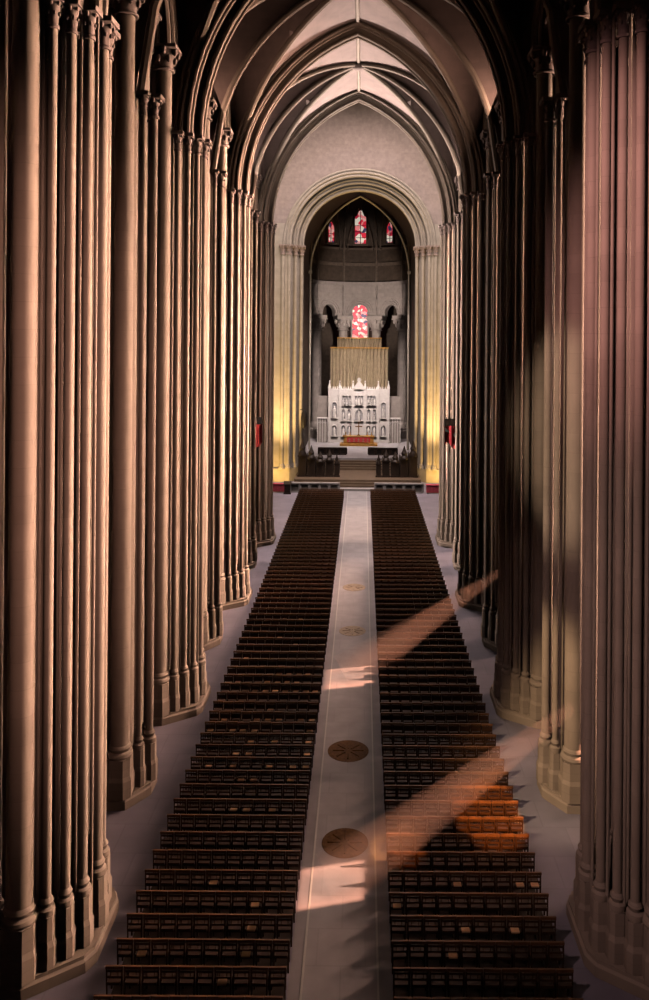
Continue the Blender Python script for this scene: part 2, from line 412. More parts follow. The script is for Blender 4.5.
def capital_mb(r, z, hgt=.75, big=1.75):
    mb = MB().lathe([(r * 1.25, z - hgt - .08), (r * 1.3, z - hgt), (r * 1.05, z - hgt + .06), (r * 1.15, z - hgt * .6), (r * 1.45, z - hgt * .25), (r * big, z - .12)], seg=14)
    for row, (zz, rr, sc) in enumerate(((z - hgt * .58, r * 1.3, .8), (z - hgt * .24, r * 1.62, 1.0))):
        for i in range(7):
            a = 2 * PI * (i + .5 * row) / 7
            mb.ball((rr * math.cos(a), rr * math.sin(a), zz), r * .34 * sc, r * .34 * sc, r * .55 * sc, 6, 4)
    h = r * big * 1.02
    mb.box(-h, h, -h, h, z - .14, z + .02)
    return mb
def jamb(s):
    t = thing('chancel_pier', 'tall yellow-lit stone pier on the %s side of the chancel arch' % ('left' if s < 0 else 'right'), 'pillar', (0, CY, 0), 0, 'chancel arch piers'); t['kind'] = 'structure'
    m = MB()
    for xa, xb, y0, y1 in ((CA, CA + .8, 1.2, 2.6), (CA + .75, CA + 1.5, .5, 2.5), (CA + 1.45, CA + 2.2, -.25, 2)):
        m.box(min(s * xa, s * xb), max(s * xa, s * xb), y0, y1, 0, CZ - .02)
    m.box(min(s * 9.0, s * 10.4), max(s * 9.0, s * 10.4), -.2, 1, 0, 31)
    link('core', m.mesh('core', M['choir']), t)
    link('plinth', MB().prism([(s * (CA - .2), 1.0), (s * (CA + 1.3), -.5), (s * 10.6, -.6), (s * 10.6, 1.5), (s * CA, 2.6)], 0, 1.6).mesh('plinth', M['choir']), t)
    for dx, yy in ((.12, 1.2), (.8, .5), (1.5, -.2), (2.25, -.3)):
        sh = link('shaft', MB().lathe([(.22, 1.5), (.22, CZ - .7)], seg=14).mesh('shaft', M['choir']), t, (s * (CA + dx), yy, 0))
        link('shaft_base', MB().lathe([(.4, 1.5), (.4, 1.75), (.3, 1.85), (.33, 1.95), (.23, 2.1)], seg=14).mesh('shaft_base', M['choir']), sh)
        link('capital', capital_mb(.26, CZ, 1.1, 1.7).mesh('capital', M['cap']), sh)
for s in (-1, 1): jamb(s)

# ------------------------------------------------------------------ compound piers of the nave
MESH = {}
def shaft_mesh(r, top):
    k = ('s', r, top)
    if k not in MESH: MESH[k] = MB().lathe([(r, 2.1), (r, 9), (r, 16), (r, top - .6)], seg=18).mesh('shaft', M['stone'])
    return MESH[k]
def base_mesh(r):
    k = ('b', r)
    if k not in MESH:
        h = r + .10; h2 = r + .04
        mb = MB()
        def octo(q): c = q * .55; return [(q, -c), (q, c), (c, q), (-c, q), (-q, c), (-q, -c), (-c, -q), (c, -q)]
        mb.prism(octo(h + .05), .4, 1.05); mb.prism(octo(h + .05), 1.05, 1.2, h / (h + .05)); mb.prism(octo(h), 1.2, 1.85)
        mb.lathe([(h * 1.02, 1.85), (h * 1.08, 1.93), (h * 1.02, 2.02), (r + .03, 2.08), (r + .05, 2.15), (r + .07, 2.2), (r + .04, 2.26), (r, 2.32)], seg=18)
        MESH[k] = mb.mesh('shaft_base', M['stone'])
    return MESH[k]
def cap_mesh(r, top):
    k = ('c', r, top)
    if k not in MESH: MESH[k] = capital_mb(r * 1.08, top, 1.0 if r > .3 else .8, 1.7 if r > .3 else 2.0).mesh('capital', M['cap'])
    return MESH[k]

MAJOR = [(0, -1.85, .37, 31), (0, 1.85, .37, 31), (-.72, -1.75, .15, 31), (-.72, 1.75, .15, 31)]
for v in (-1, 1):
    MAJOR += [(.62, v * 1.62, .135, SPR), (1.0, v * 1.25, .135, SPR), (1.34, v * .82, .14, SPR)]
MAJOR += [(1.48, 0, .17, SPR)]
MINOR = [(.15, -1.05, .36, 31), (.15, 1.05, .36, 31), (.72, -.52, .11, SPR), (.72, .52, .11, SPR), (.98, 0, .16, SPR)]
FILLET_MAJ = [(.84, 1.36, .05), (1.2, 1.0, .05), (1.46, .42, .05), (.36, 1.62, .05)]
def sym(pts): return pts + [(u, -v) for u, v in reversed(pts)]
def make_pier(kind, s, y, label):
    t = thing('compound_pier' if kind == 'maj' else 'slender_pier', label, 'pillar', (s * XP, y, 0), 0 if s < 0 else PI, 'nave piers')
    if kind == 'maj':
        pl = sym([(-1.9, 1.9), (-.9, 2.45), (.25, 2.35), (1.64, 1.4), (1.84, 1.0)])
        core = sym([(-1.6, 1.3), (-.7, 1.45), (0, 1.45), (.3, 1.15), (.55, 1.2), (.72, .85), (1.0, .8), (1.12, .35), (1.25, .25)])
        spec = MAJOR
        core = [(u * .72 - .25, v * .66) for u, v in core]
    else:
        pl = sym([(-1.2, 1.2), (-.5, 1.55), (.5, 1.5), (1.02, .75), (1.2, .45)])
        core = sym([(-1.0, .7), (0, .75), (.35, .6), (.62, .2)])
        spec = MINOR
        core = [(u * .7 - .1, v * .7) for u, v in core]
    key = ('pl', kind)
    if key not in MESH:
        pl2 = [(u * .965, v * .965) for u, v in pl]
        MESH[key] = MB().prism(pl, 0, .3).prism(pl, .3, .36, .965).prism(pl2, .34, .46).mesh('plinth', M['stone'], False)
        mb = MB().prism(core, .4, 31.0)
        if kind == 'maj':
            for (u, v, r) in FILLET_MAJ:
                for sv in (-1, 1): mb.lathe([(r, .4), (r, SPR)], u, sv * v, 8)
        MESH[('co', kind)] = mb.mesh('core', M['stone'])
    link('plinth', MESH[key], t); link('core', MESH[('co', kind)], t)
    for (u, v, r, top) in spec:
        sh = link('drum' if r > .3 else 'shaft', shaft_mesh(r, top), t, (u, v, 0))
        link('shaft_base', base_mesh(r), sh); link('capital', cap_mesh(r, top), sh)
    return t
for s, side in ((-1, 'left'), (1, 'right')):
    for k, y in enumerate(MAJ[1:]):
        make_pier('maj', s, y, 'thick clustered stone pier with many shafts, %s from the camera on the %s' % (ORD[k], side))
    for k, y in enumerate(MIN[1:]):
        make_pier('min', s, y, 'slender stone pier between thick ones, %s from the camera on the %s' % (ORD[k], side))

# ------------------------------------------------------------------ choir and sanctuary floors
struct('floor_choir', MB().box(-7.3, 7.3, 91.2, 97.2, 0, 1.0), M['sanct'], 'brown stone floor of the choir between the stalls', 'floor')
struct('floor_sanctuary', MB().box(-7.3, 7.3, 99.4, 128, 0, 2.2).box(-12, 12, 107, 128, 0, 2.15), M['paving'], 'pale raised floor of the sanctuary before the altar', 'floor')
st = thing('chancel_steps', 'low lilac stone steps in the gap of the stone rail', 'steps', (0, 89.3, 0))
for i in range(4):
    link('step', MB().box(-1.95 if i == 0 else -7.2, 1.95 if i == 0 else 7.2, .5 + i * .35 if i else 0, 1.92, i * .25, (i + 1) * .25 - .001).mesh('step', M['rail' if i == 0 else 'sanct'], False), st)
st = thing('sanctuary_steps', 'broad dark steps climbing from the choir to the altar floor', 'steps', (0, 97.2, 0))
for i in range(5):
    link('step', MB().box(-7.2, 7.2, i * .44, 2.2, 1.0 + i * .24, 1.0 + (i + 1) * .24 - .001).mesh('step', M['sanct' if i < 4 else 'paving'], False), st)

# choir side walls and barrel vault
mb = MB()
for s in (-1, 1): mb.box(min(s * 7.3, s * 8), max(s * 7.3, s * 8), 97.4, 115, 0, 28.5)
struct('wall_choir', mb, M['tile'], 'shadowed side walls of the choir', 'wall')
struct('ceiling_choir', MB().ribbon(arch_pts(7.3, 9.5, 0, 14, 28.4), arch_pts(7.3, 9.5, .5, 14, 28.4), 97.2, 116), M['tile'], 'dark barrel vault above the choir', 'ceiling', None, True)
ar = thing('apse_arch', 'thin pale pointed rib outlining the dark apse', 'arch', (0, 106, 0)); ar['kind'] = 'structure'
link('rib', MB().tube([(x, 0, z) for x, z in arch_pts(6.6, 10.2, 0, 16, 26.0, 23.8)], .13, 8).mesh('rib', M['choir']), ar)
link('impost', MB().box(-6.85, -6.4, -.2, .2, 25.8, 26.2).box(6.4, 6.85, -.2, .2, 25.8, 26.2).mesh('impost', M['choir'], False), ar)

# apse
AYC, AR = 115.0, 7.3
def pol(r, th, z): return (r * math.sin(th), AYC + r * math.cos(th), z)
def cyl_wall(r0, r1, z0, z1, th0=-PI / 2 - .15, th1=PI / 2 + .15, n=40):
    mb = MB(); vs = []; fs = []
    for i in range(n + 1):
        th = th0 + (th1 - th0) * i / n; vs += [pol(r0, th, z0), pol(r0, th, z1), pol(r1, th, z1), pol(r1, th, z0)]
    for i in range(n):
        for k in range(4): fs.append((i * 4 + k, i * 4 + (k + 1) % 4, i * 4 + 4 + (k + 1) % 4, i * 4 + 4 + k))
    return mb.add(vs, fs)
# arcaded drum wall above the great columns
BAY = math.radians(41)
mb = MB(); vs = []; fs = []
ring = []
for k in range(-2, 3):
    hb = 1.22 / AR
    ring += [(k * BAY - BAY / 2, 20.4), (k * BAY - hb - .001, 20.4)] + [(k * BAY + x / AR, 20.9 + z) for x, z in arch_pts(1.22, 1.3, 0, 7)] + [(k * BAY + hb + .001, 20.4)]
ring.append((2.5 * BAY, 20.4))
for th, z in ring: vs += [pol(AR, th, z), pol(AR, th, 25.4), pol(AR + .9, th, 25.4), pol(AR + .9, th, z)]
for i in range(len(ring) - 1):
    for k in range(4): fs.append((i * 4 + k, i * 4 + (k + 1) % 4, i * 4 + 4 + (k + 1) % 4, i * 4 + 4 + k))
aw = struct('wall_apse', mb.add(vs, fs), M['apse'], 'curved grey stone wall with round arches behind the altar', 'wall')
for k in range(-2, 3):
    for off in (.12, .45, .8):
        struct('arch_ring', MB().tube([pol(AR - .05, k * BAY + x / AR, 20.9 + z) for x, z in arch_pts(1.22, 1.3, off, 8)], .1, 6), M['apse'], None, None, aw, True)
struct('cornice', cyl_wall(AR - .35, AR + .1, 25.2, 25.7), M['apse'], None, None, aw)
struct('string_course', cyl_wall(AR - .12, AR + .05, 22.9, 23.05), M['apse'], None, None, aw)
for k in (-1.5, -.5, .5, 1.5):
    struct('wall_shaft', MB().tube([pol(AR - .08, k * BAY, 20.5), pol(AR - .08, k * BAY, 25.2)], .16, 8), M['apse'], None, None, aw, True)
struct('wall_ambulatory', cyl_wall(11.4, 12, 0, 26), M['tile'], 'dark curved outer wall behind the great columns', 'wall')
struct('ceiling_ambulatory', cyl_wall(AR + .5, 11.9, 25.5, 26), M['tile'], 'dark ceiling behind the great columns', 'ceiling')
# dark dome
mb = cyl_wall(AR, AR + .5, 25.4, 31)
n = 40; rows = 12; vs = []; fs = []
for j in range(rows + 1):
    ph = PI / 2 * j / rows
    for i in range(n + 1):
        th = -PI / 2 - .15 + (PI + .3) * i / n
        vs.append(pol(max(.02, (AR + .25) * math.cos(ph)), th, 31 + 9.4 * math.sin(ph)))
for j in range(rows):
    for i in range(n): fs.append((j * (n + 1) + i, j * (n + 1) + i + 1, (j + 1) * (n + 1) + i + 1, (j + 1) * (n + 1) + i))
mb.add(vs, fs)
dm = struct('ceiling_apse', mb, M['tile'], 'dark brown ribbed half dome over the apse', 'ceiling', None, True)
rib_m = nmat('rib_tile', (.14, .10, .075), .75, .2, 3)
for k in (-2.5, -1.5, -.5, .5, 1.5, 2.5):
    pts = [pol(AR - .1, k * BAY, 25.6), pol(AR - .1, k * BAY, 31)] + [pol(max(.05, (AR - .02) * math.cos(PI / 2 * j / 10)), k * BAY, 31 + 9.2 * math.sin(PI / 2 * j / 10)) for j in range(1, 11)]
    struct('dome_rib', MB().tube(pts, .17, 8), rib_m, None, None, dm, True)
struct('band', cyl_wall(AR - .12, AR + .02, 28.2, 28.7), rib_m, None, None, dm)
struct('band', cyl_wall(AR - .12, AR + .02, 30.7, 31.0), rib_m, None, None, dm)
for k in (-2, -1, 0, 1, 2):
    hw = 2.0
    pts = [pol(AR - .12, k * BAY + x / AR, 30.6 + z * 1.0) for x, z in arch_pts(hw, 6.6, 0, 8)]
    # panel arch leans inward with the dome
    q = []
    for (x, y, z) in pts:
        d = max(0.0, (z - 31) / 9.4); sc = math.cos(math.asin(min(.98, d))) if z > 31 else 1
        q.append((x * sc, AYC + (y - AYC) * sc, z))
    struct('panel_arch', MB().tube(q, .13, 6), rib_m, None, None, dm, True)

def lancet(w, zb, zs, rise, name, label, th, r, mat, n):
    """upright stained glass window: pane and stone frame, facing the nave"""
    x, y, _ = pol(r, th, 0)
    t = thing(name, label, 'window', (x, y, 0), -th)
    t['kind'] = 'structure'
    out = [(-w, zb)] + [(px, zs + pz) for px, pz in arch_pts(w, rise, 0, 8)] + [(w, zb)]
    vs = [(a, -.04, b) for a, b in out] + [(a, .04, b) for a, b in out]; k = len(out)
    fs = [tuple(range(k)), tuple(reversed(range(k, 2 * k)))] + [(i, (i + 1) % k, k + (i + 1) % k, k + i) for i in range(k)]
    link('stained_glass', MB().add(vs, fs).mesh('stained_glass', mat, False), t)
    big = [(-w - .25, zb)] + [(px, zs + pz) for px, pz in arch_pts(w, rise, .25, 8)] + [(w + .25, zb)]
    fr = MB().ribbon(out, big, -.25, .2).box(-w - .3, w + .3, -.3, .2, zb - .25, zb)
    link('window_frame', fr.mesh('window_frame', rib_m if mat is M['glass_b'] else M['apse'], False), t)
    tr = MB().box(-.05, .05, -.1, .08, zb, zs + rise * .8)
    for j in range(1, n): tr.box(-w, w, -.09, .07, zb + (zs - zb) * j / n - .035, zb + (zs - zb) * j / n + .035)
    link('tracery', tr.mesh('tracery', M['black'], False), t)
lancet(1.15, 16.2, 21.4, 1.2, 'window_1', 'round-headed red and white stained glass window above the curtain', 0, 8.6, M['glass_a'], 4)
lancet(.85, 31.5, 35.2, 1.6, 'window_2', 'tallest red lancet window in the middle of the dark dome', 0, 6.1, M['glass_b'], 4)
lancet(.62, 31.6, 33.6, 1.2, 'window_3', 'small red lancet on the left in the dark dome', -BAY, 6.9, M['glass_b'], 3)
lancet(.62, 31.6, 33.6, 1.2, 'window_4', 'small red lancet on the right in the dark dome', BAY, 6.9, M['glass_b'], 3)

# great columns
cm = MB().lathe([(.72, 4.6), (.74, 9), (.66, 18.2)], seg=24).mesh('column_shaft', M['apse'])
bm_ = MB().box(-1.15, 1.15, -1.15, 1.15, 2.2, 3.2).lathe([(1.1, 3.2), (1.12, 3.5), (.9, 3.7), (.95, 4.0), (.85, 4.3), (.73, 4.6)], seg=24).mesh('column_base', M['apse'])
kp = capital_mb(.74, 20.0, 1.7, 1.6).mesh('capital', M['apse'])
ab = MB().box(-1.3, 1.3, -1.0, 1.0, 20.0, 20.5).mesh('abacus', M['apse'], False)
for k, nm in ((-1.5, 'outer left'), (-.5, 'inner left'), (.5, 'inner right'), (1.5, 'outer right')):
    x, y, _ = pol(AR, k * BAY, 0)
    t = thing('great_column', 'huge round grey column behind the altar, %s of the four' % nm, 'column', (x, y, 0), -k * BAY, 'great columns behind the altar')
    for n_, me in (('column_shaft', cm), ('column_base', bm_), ('capital', kp), ('abacus', ab)): link(n_, me, t)

# ------------------------------------------------------------------ altar group
rr = thing('reredos', 'white carved stone screen with niches and pinnacles behind the altar', 'altar screen', (0, 112.6, 2.2))
W2, H = 4.2, 7.6
link('screen_wall', MB().box(-W2, W2, .1, .7, 0, H).mesh('screen_wall', M['marble'], False), rr)
for x in (-4.2, -2.75, -.85, .85, 2.75, 4.2):
    pr = link('buttress', MB().box(x - .16, x + .16, -.25, .2, 0, H + .2).mesh('buttress', M['marble'], False), rr)
    link('pinnacle', MB().prism([(x - .2, -.3), (x + .2, -.3), (x + .2, .15), (x - .2, .15)], H + .2, H + 1.1, .12, (x, -.05)).ball((x, -.05, H + 1.15), .1, .1, .12).mesh('pinnacle', M['marble'], False), pr)
crest = MB()
for i in range(27):
    x = -W2 + .16 + i * (2 * W2 - .32) / 26
    crest.prism([(x - .12, .2), (x + .12, .2), (x + .12, .5), (x - .12, .5)], H, H + .42, .2, (x, .35))
link('crest', crest.mesh('crest', M['marble'], False), rr)
link('gable', MB().ribbon([(-.8, H)] * 1 + [(-.8, H), (0, H), (.8, H)], [(-.8, H + .05)] + [(-.78, H + .25), (0, H + 1.3), (.78, H + .25)], -.1, .4).ball((0, .1, H + 1.35), .3, .2, .35).mesh('gable', M['marble'], False), rr)
statue = MB().lathe([(.15, 0), (.19, .15), (.15, .5), (.17, .75), (.13, .88), (.06, .92)], seg=9).ball((0, 0, 1.02), .09, .1, .12).mesh('statue', M['marble'])
for zr, hh, cols in ((5.4, 1.35, [(-2.2, .2), (-1.75, .2), (-1.3, .2), (-.4, .2), (0, .26), (.4, .2), (1.3, .2), (1.75, .2), (2.2, .2)]),
                     (3.2, 1.6, [(-2.2, .24), (-1.4, .24), (0, .55), (1.4, .24), (2.2, .24)]),
                     (1.0, 1.5, [(-3.5, .36), (-2.2, .3), (-1.35, .3), (1.35, .3), (2.2, .3), (3.5, .36)]),
                     (3.6, 2.2, [(-3.5, .36), (3.5, .36)])):
    for x, wd in cols:
        out = [(x - wd, zr)] + [(x + px, zr + hh - wd * 1.3 + pz) for px, pz in arch_pts(wd, wd * 1.3, 0, 5)] + [(x + wd, zr)]
        k = len(out)
        vs = [(a, .06, b) for a, b in out] + [(a, .14, b) for a, b in out]
        fs = [tuple(range(k)), tuple(reversed(range(k, 2 * k)))] + [(i, (i + 1) % k, k + (i + 1) % k, k + i) for i in range(k)]
        ni = link('niche', MB().add(vs, fs).mesh('niche', M['niche'], False), rr)
        big = [(x - wd - .08, zr)] + [(x + px, zr + hh - wd * 1.3 + pz) for px, pz in arch_pts(wd, wd * 1.3, .08, 5)] + [(x + wd + .08, zr)]
        link('niche_frame', MB().ribbon(out, big, -.12, .1).box(x - wd - .1, x + wd + .1, -.15, .1, zr - .12, zr).mesh('niche_frame', M['marble'], False), ni)
        o = link('statue', statue, ni, (x, 0, zr)); sc = min(hh * .75, wd * 4); o.scale = (sc, sc * .8, sc)
al = thing('altar', 'gilded altar with a red embroidered frontal', 'altar', (0, 110.6, 2.2))
link('body', MB().box(-2.1, 2.1, -.5, .5, .25, 1.15).box(-2.2, 2.2, -.6, .6, 1.15, 1.28).mesh('body', M['gold'], False), al)
link('footpace', MB().box(-2.6, 2.6, -1.3, .7, 0, .25).mesh('footpace', M['gold'], False), al)
fr = link('frontal', MB().box(-1.6, 1.6, -.56, -.5, .42, 1.14).mesh('frontal', M['red'], False), al)
emb = MB()
for i in range(5):
    x = -1.28 + i * .64
    emb.box(x - .035, x + .035, -.58, -.55, .5, 1.0).box(x - .13, x + .13, -.58, -.55, .76, .84).box(x - .16, x + .16, -.575, -.55, .5, .56)
link('embroidery', emb.mesh('embroidery', M['curtain'], False), fr)
ax = thing('altar_cross', 'dark standing cross on the middle of the altar', 'cross', (0, 110.7, 3.48))
link('stand', MB().box(-.22, .22, -.15, .15, 0, .12).lathe([(.12, .12), (.05, .3), (.07, .42), (.04, .5)], seg=10).mesh('stand', M['bronze2']), ax)
link('cross', MB().box(-.07, .07, -.05, .05, .48, 1.9).box(-.5, .5, -.05, .05, 1.2, 1.34).mesh('cross', M['bronze2'], False), ax)
for i, x in enumerate((-1.8, -1.2, 1.2, 1.8)):
    c = thing('altar_candlestick', 'slender candlestick on the altar, %s from the left end' % ORD[i], 'candlestick', (x, 110.75, 3.48), 0, 'altar candlesticks')
    link('stick', MB().lathe([(.12, 0), (.12, .05), (.04, .12), (.06, .3), (.03, .45), (.08, .52)], seg=10).mesh('stick', M['bronze']), c)
    link('candle', MB().lathe([(.03, .5), (.03, 1.0)], seg=8).mesh('candle', M['marble']), c)

def curtain(x0, x1, z0, z1, y, name):
    mb = MB(); n = 160; vs = []; fs = []
    for i in range(n + 1):
        x = x0 + (x1 - x0) * i / n; d = .12 * math.sin(i * 2 * PI / 10) + .04 * math.sin(i * .37)
        vs += [(x, y + d - .03, z0), (x, y + d * .8 - .03, z1), (x, y + d * .8 + .03, z1), (x, y + d + .03, z0)]
    for i in range(n):
        for k in range(4): fs.append((i * 4 + k, i * 4 + (k + 1) % 4, i * 4 + 4 + (k + 1) % 4, i * 4 + 4 + k))
    return mb.add(vs, fs).mesh(name, M['curtain'])
ds = thing('dossal_curtain', 'tall tan pleated curtain with a narrower top above the reredos', 'curtain', (0, 114.2, 0))
link('lower_curtain', curtain(-4.15, 4.15, 2.2, 15.7, 0, 'lower_curtain'), ds)
link('upper_curtain', curtain(-3.2, 3.2, 15.3, 17.1, .3, 'upper_curtain'), ds)
link('curtain_rail', MB().box(-4.2, 4.2, -.18, .0, 15.62, 15.8).box(-3.25, 3.25, .12, .5, 17.05, 17.2).mesh('curtain_rail', M['gold'], False), ds)
for s, nm in ((-1, 'left'), (1, 'right')):
    t = thing('parclose_screen', 'grey traceried stone screen on the %s of the reredos' % nm, 'screen', (s * 5.18, 112.8, 2.2), 0, 'screens beside the reredos')
    link('screen_wall', MB().box(-.7, .7, .05, .35, 0, 3.4).mesh('screen_wall', M['apse'], False), t)
    tr = MB()
    for i in range(5): tr.box(-.72 + i * .36 - .05, -.72 + i * .36 + .05, -.1, .1, 0, 3.6)
    for i in range(4): tr.tube([(-.54 + i * .36 + px, 0, 2.6 + pz) for px, pz in arch_pts(.15, .3, 0, 5)], .035, 5)
    link('tracery', tr.box(-.75, .75, -.12, .4, 3.4, 3.55).mesh('tracery', M['marble'], False), t)
    link('back_panel', MB().box(-.75, .75, .4, .7, 3, 6.6).mesh('back_panel', M['apse'], False), t)

def bal_rail(x0, x1, y, z, h, n, name, label, mat, mat2, cat):
    t = thing(name, label, cat, ((x0 + x1) / 2, y, z)); L = (x1 - x0) / 2; p = 2 * L / n
    link('coping', MB().box(-L - .05, L + .05, -.22, .22, h - .14, h).mesh('coping', mat, False), t)
    link('kerb', MB().box(-L, L, -.2, .2, 0, .13).mesh('kerb', mat, False), t)
    for i in range(n + 1):
        x = -L + i * p
        link('post', MB().box(x - .09, x + .09, -.18, .18, .13, h - .14).mesh('post', mat, False), t)
    for i in range(n):
        x = -L + (i + .5) * p
        pn = link('panel', MB().box(x - p / 2 + .09, x + p / 2 - .09, -.02, .06, .13, h - .14).mesh('panel', mat2, False), t)
        w_ = p / 2 - .12
        link('panel_arch', MB().tube([(x + px, -.08, h - .5 + pz) for px, pz in arch_pts(w_, .3, 0, 6, 0, h - .65)], .06, 6).mesh('panel_arch', mat), pn)
    return t
bal_rail(-7.55, -2.05, 88.5, 0, 1.1, 5, 'stone_rail', 'low pale stone rail of arched panels left of the central steps', M['rail'], M['apse'], 'rail')
bal_rail(1.95, 7.35, 88.5, 0, 1.1, 5, 'stone_rail', 'low pale stone rail of arched panels right of the central steps', M['rail'], M['apse'], 'rail')
bal_rail(-5.1, -1.5, 101.5, 2.2, .95, 4, 'communion_rail', 'dark wooden communion rail left of the altar approach', M['oak'], M['black'], 'rail')
bal_rail(1.3, 5.0, 101.5, 2.2, .95, 4, 'communion_rail', 'dark wooden communion rail right of the altar approach', M['oak'], M['black'], 'rail')
for s, nm in ((-1, 'left'), (1, 'right')):
    t = thing('draped_bench', 'bench draped in rose red cloth beside the %s chancel pier' % nm, 'bench', (s * 8.75, 88.5, 0), 0, 'red draped benches')
    link('cloth', MB().box(-1.02, 1.02, -.3, .3, .12, .95).box(-1.06, 1.06, -.34, .34, .9, .97).mesh('cloth', M['pink'], False), t)
    link('bench_foot', MB().box(-1.0, -.8, -.25, .25, 0, .12).box(.8, 1.0, -.25, .25, 0, .12).mesh('bench_foot', M['rail'], False), t)
t = thing('reading_desk', 'small dark wooden reading desk by the left end of the stone rail', 'desk', (-7.75, 87.6, 0))
link('base', MB().box(-.4, .4, -.3, .3, 0, .15).mesh('base', M['oak'], False), t)
link('body', MB().box(-.32, .32, -.22, .22, .15, 1.05).mesh('body', M['oak'], False), t)
link('slope', MB().add([(-.42, -.32, 1.05), (.42, -.32, 1.05), (.42, .3, 1.05), (-.42, .3, 1.05), (-.42, -.32, 1.1), (.42, -.32, 1.1), (.42, .3, 1.35), (-.42, .3, 1.35)],
     [(0, 3, 2, 1), (4, 5, 6, 7), (0, 1, 5, 4), (1, 2, 6, 5), (2, 3, 7, 6), (3, 0, 4, 7)]).mesh('slope', M['oak'], False), t)

# choir stalls: carved ends with tall finials
def stall(x, y, h, wd, label):
    t = thing('choir_stall', label, 'choir stall', (x, y, 1.0), 0, 'carved choir stalls')
    link('stall_end', MB().box(-wd, wd, -.12, .12, 0, h * .55).box(-wd - .08, wd + .08, -.16, .16, 0, .2).box(-wd - .05, wd + .05, -.15, .15, h * .53, h * .58).mesh('stall_end', M['oak'], False), t)
    link('finial', MB().lathe([(wd * .95, h * .56), (wd * 1.0, h * .62), (wd * .6, h * .7), (wd * .75, h * .77), (wd * .4, h * .86), (wd * .3, h * .9), (.03, h)], seg=10).mesh('finial', M['oak']), t)
    link('seat_row', MB().box(-wd * .9, wd * .9, .12, 3.6, 0, .55).box(-wd * .95, -wd * .6, .12, 3.6, .5, h * .56).box(wd * .6, wd * .95, .12, 3.6, .5, h * .5).mesh('seat_row', M['oak'], False), t)
for s, side in ((-1, 'left'), (1, 'right')):
    for i, (dx, y, h, wd) in enumerate(((2.45, 92.6, 2.7, .28), (3.32, 92.6, 3.3, .42), (4.4, 92.6, 3.0, .48), (5.45, 92.6, 3.7, .48), (6.5, 92.6, 4.4, .48))):
        stall(s * dx, y, h, wd, 'dark carved choir stall end with finial, %s from the aisle, %s side' % (ORD[i], side))
t = thing('hanging_lantern', 'dark lantern bracketed on the left chancel pier', 'lantern', (-6.55, 95.6, 0))
link('lantern_body', MB().lathe([(.05, 6.2), (.35, 6.6), (.4, 7.6), (.3, 8.2), (.06, 8.6)], seg=8).mesh('lantern_body', M['black']), t)
link('bracket', MB().box(-.5, .05, -.05, .05, 8.5, 8.6).box(-.03, .03, -.03, .03, 8.2, 8.55).mesh('bracket', M['black'], False), t)

# flags on the crossing piers
def flag(x, y, s, label):
    t = thing('hanging_flag', label, 'flag', (x, y, 0))
    link('pole', MB().tube([(s * .9, .9, 8.3), (0, 0, 10.9)], .05, 8).mesh('pole', M['black']), t)
    mb = MB(); n = 14; vs = []; fs = []
    for i in range(n + 1):
        u = i / n; px = (u - .5) * 1.15; d = .12 * math.sin(u * 9)
        zt = 10.9 - .5 * u; zb = 8.7 + .25 * math.sin(u * 7)
        vs += [(px, d - .02, zb), (px, d - .02, zt), (px, d + .02, zt), (px, d + .02, zb)]
    for i in range(n):
        for k in range(4): fs.append((i * 4 + k, i * 4 + (k + 1) % 4, i * 4 + 4 + (k + 1) % 4, i * 4 + 4 + k))
    cl = link('cloth', mb.add(vs, fs).mesh('cloth', M['red']), t)
    link('canton', MB().box(-.6, .55, -.2, -.14, 10.35, 10.95).mesh('canton', M['black'], False), cl)
    if s > 0:
        link('white_stripe', MB().add([(.1, -.2, 9.6), (.55, -.2, 10.2), (.55, -.2, 9.0), (.1, -.14, 9.6), (.55, -.14, 10.2), (.55, -.14, 9.0)], [(0, 1, 2), (5, 4, 3), (0, 3, 4, 1), (1, 4, 5, 2), (2, 5, 3, 0)])
             .add([(-.55, -.2, 10.2), (-.1, -.2, 9.8), (-.55, -.2, 9.9), (-.55, -.14, 10.2), (-.1, -.14, 9.8), (-.55, -.14, 9.9)], [(0, 1, 2), (5, 4, 3), (0, 3, 4, 1), (1, 4, 5, 2), (2, 5, 3, 0)]).mesh('white_stripe', M['flagwhite'], False), cl)
flag(-8.3, 65.0, -1, 'red flag hanging on the last thick pier on the left')
flag(7.85, 65.0, 1, 'red and white flag hanging on the last thick pier on the right')

# ------------------------------------------------------------------ floor medallions
def medallion(x, y, r, label, a, b):
    t = thing('floor_medallion', label, 'medallion', (x, y, .02), 0, 'bronze medallions in the central walkway')
    link('disc', MB().lathe([(r * .86, 0), (r * .86, .012)], seg=40).mesh('disc', M[a], False), t)
    link('rim', MB().lathe([(r, 0), (r, .008), (r * .87, .014)], seg=40).mesh('rim', M[b], False), t)
    em = MB()
    for i in range(8):
        q = 2 * PI * i / 8; em.tube([(r * .2 * math.cos(q), r * .2 * math.sin(q), .014), (r * .75 * math.cos(q), r * .75 * math.sin(q), .014)], r * .035, 5)
    link('relief', em.mesh('relief', M[b]), t)
medallion(0, 27.8, .82, 'dark bronze round medallion in the walkway, nearest the camera', 'bronze2', 'bronze2')
medallion(0, 33.9, .88, 'golden brown round medallion in the walkway, second from the camera', 'bronze', 'bronze2')
mm = nmat('worn_bronze', (.50, .38, .27), .6, .2, 5); M['worn'] = mm
medallion(0, 47.5, .8, 'worn tan medallion in the walkway, third from the camera', 'worn', 'worn')
medallion(0, 55.6, .8, 'faint worn medallion in the walkway, farthest from the camera', 'worn', 'worn')

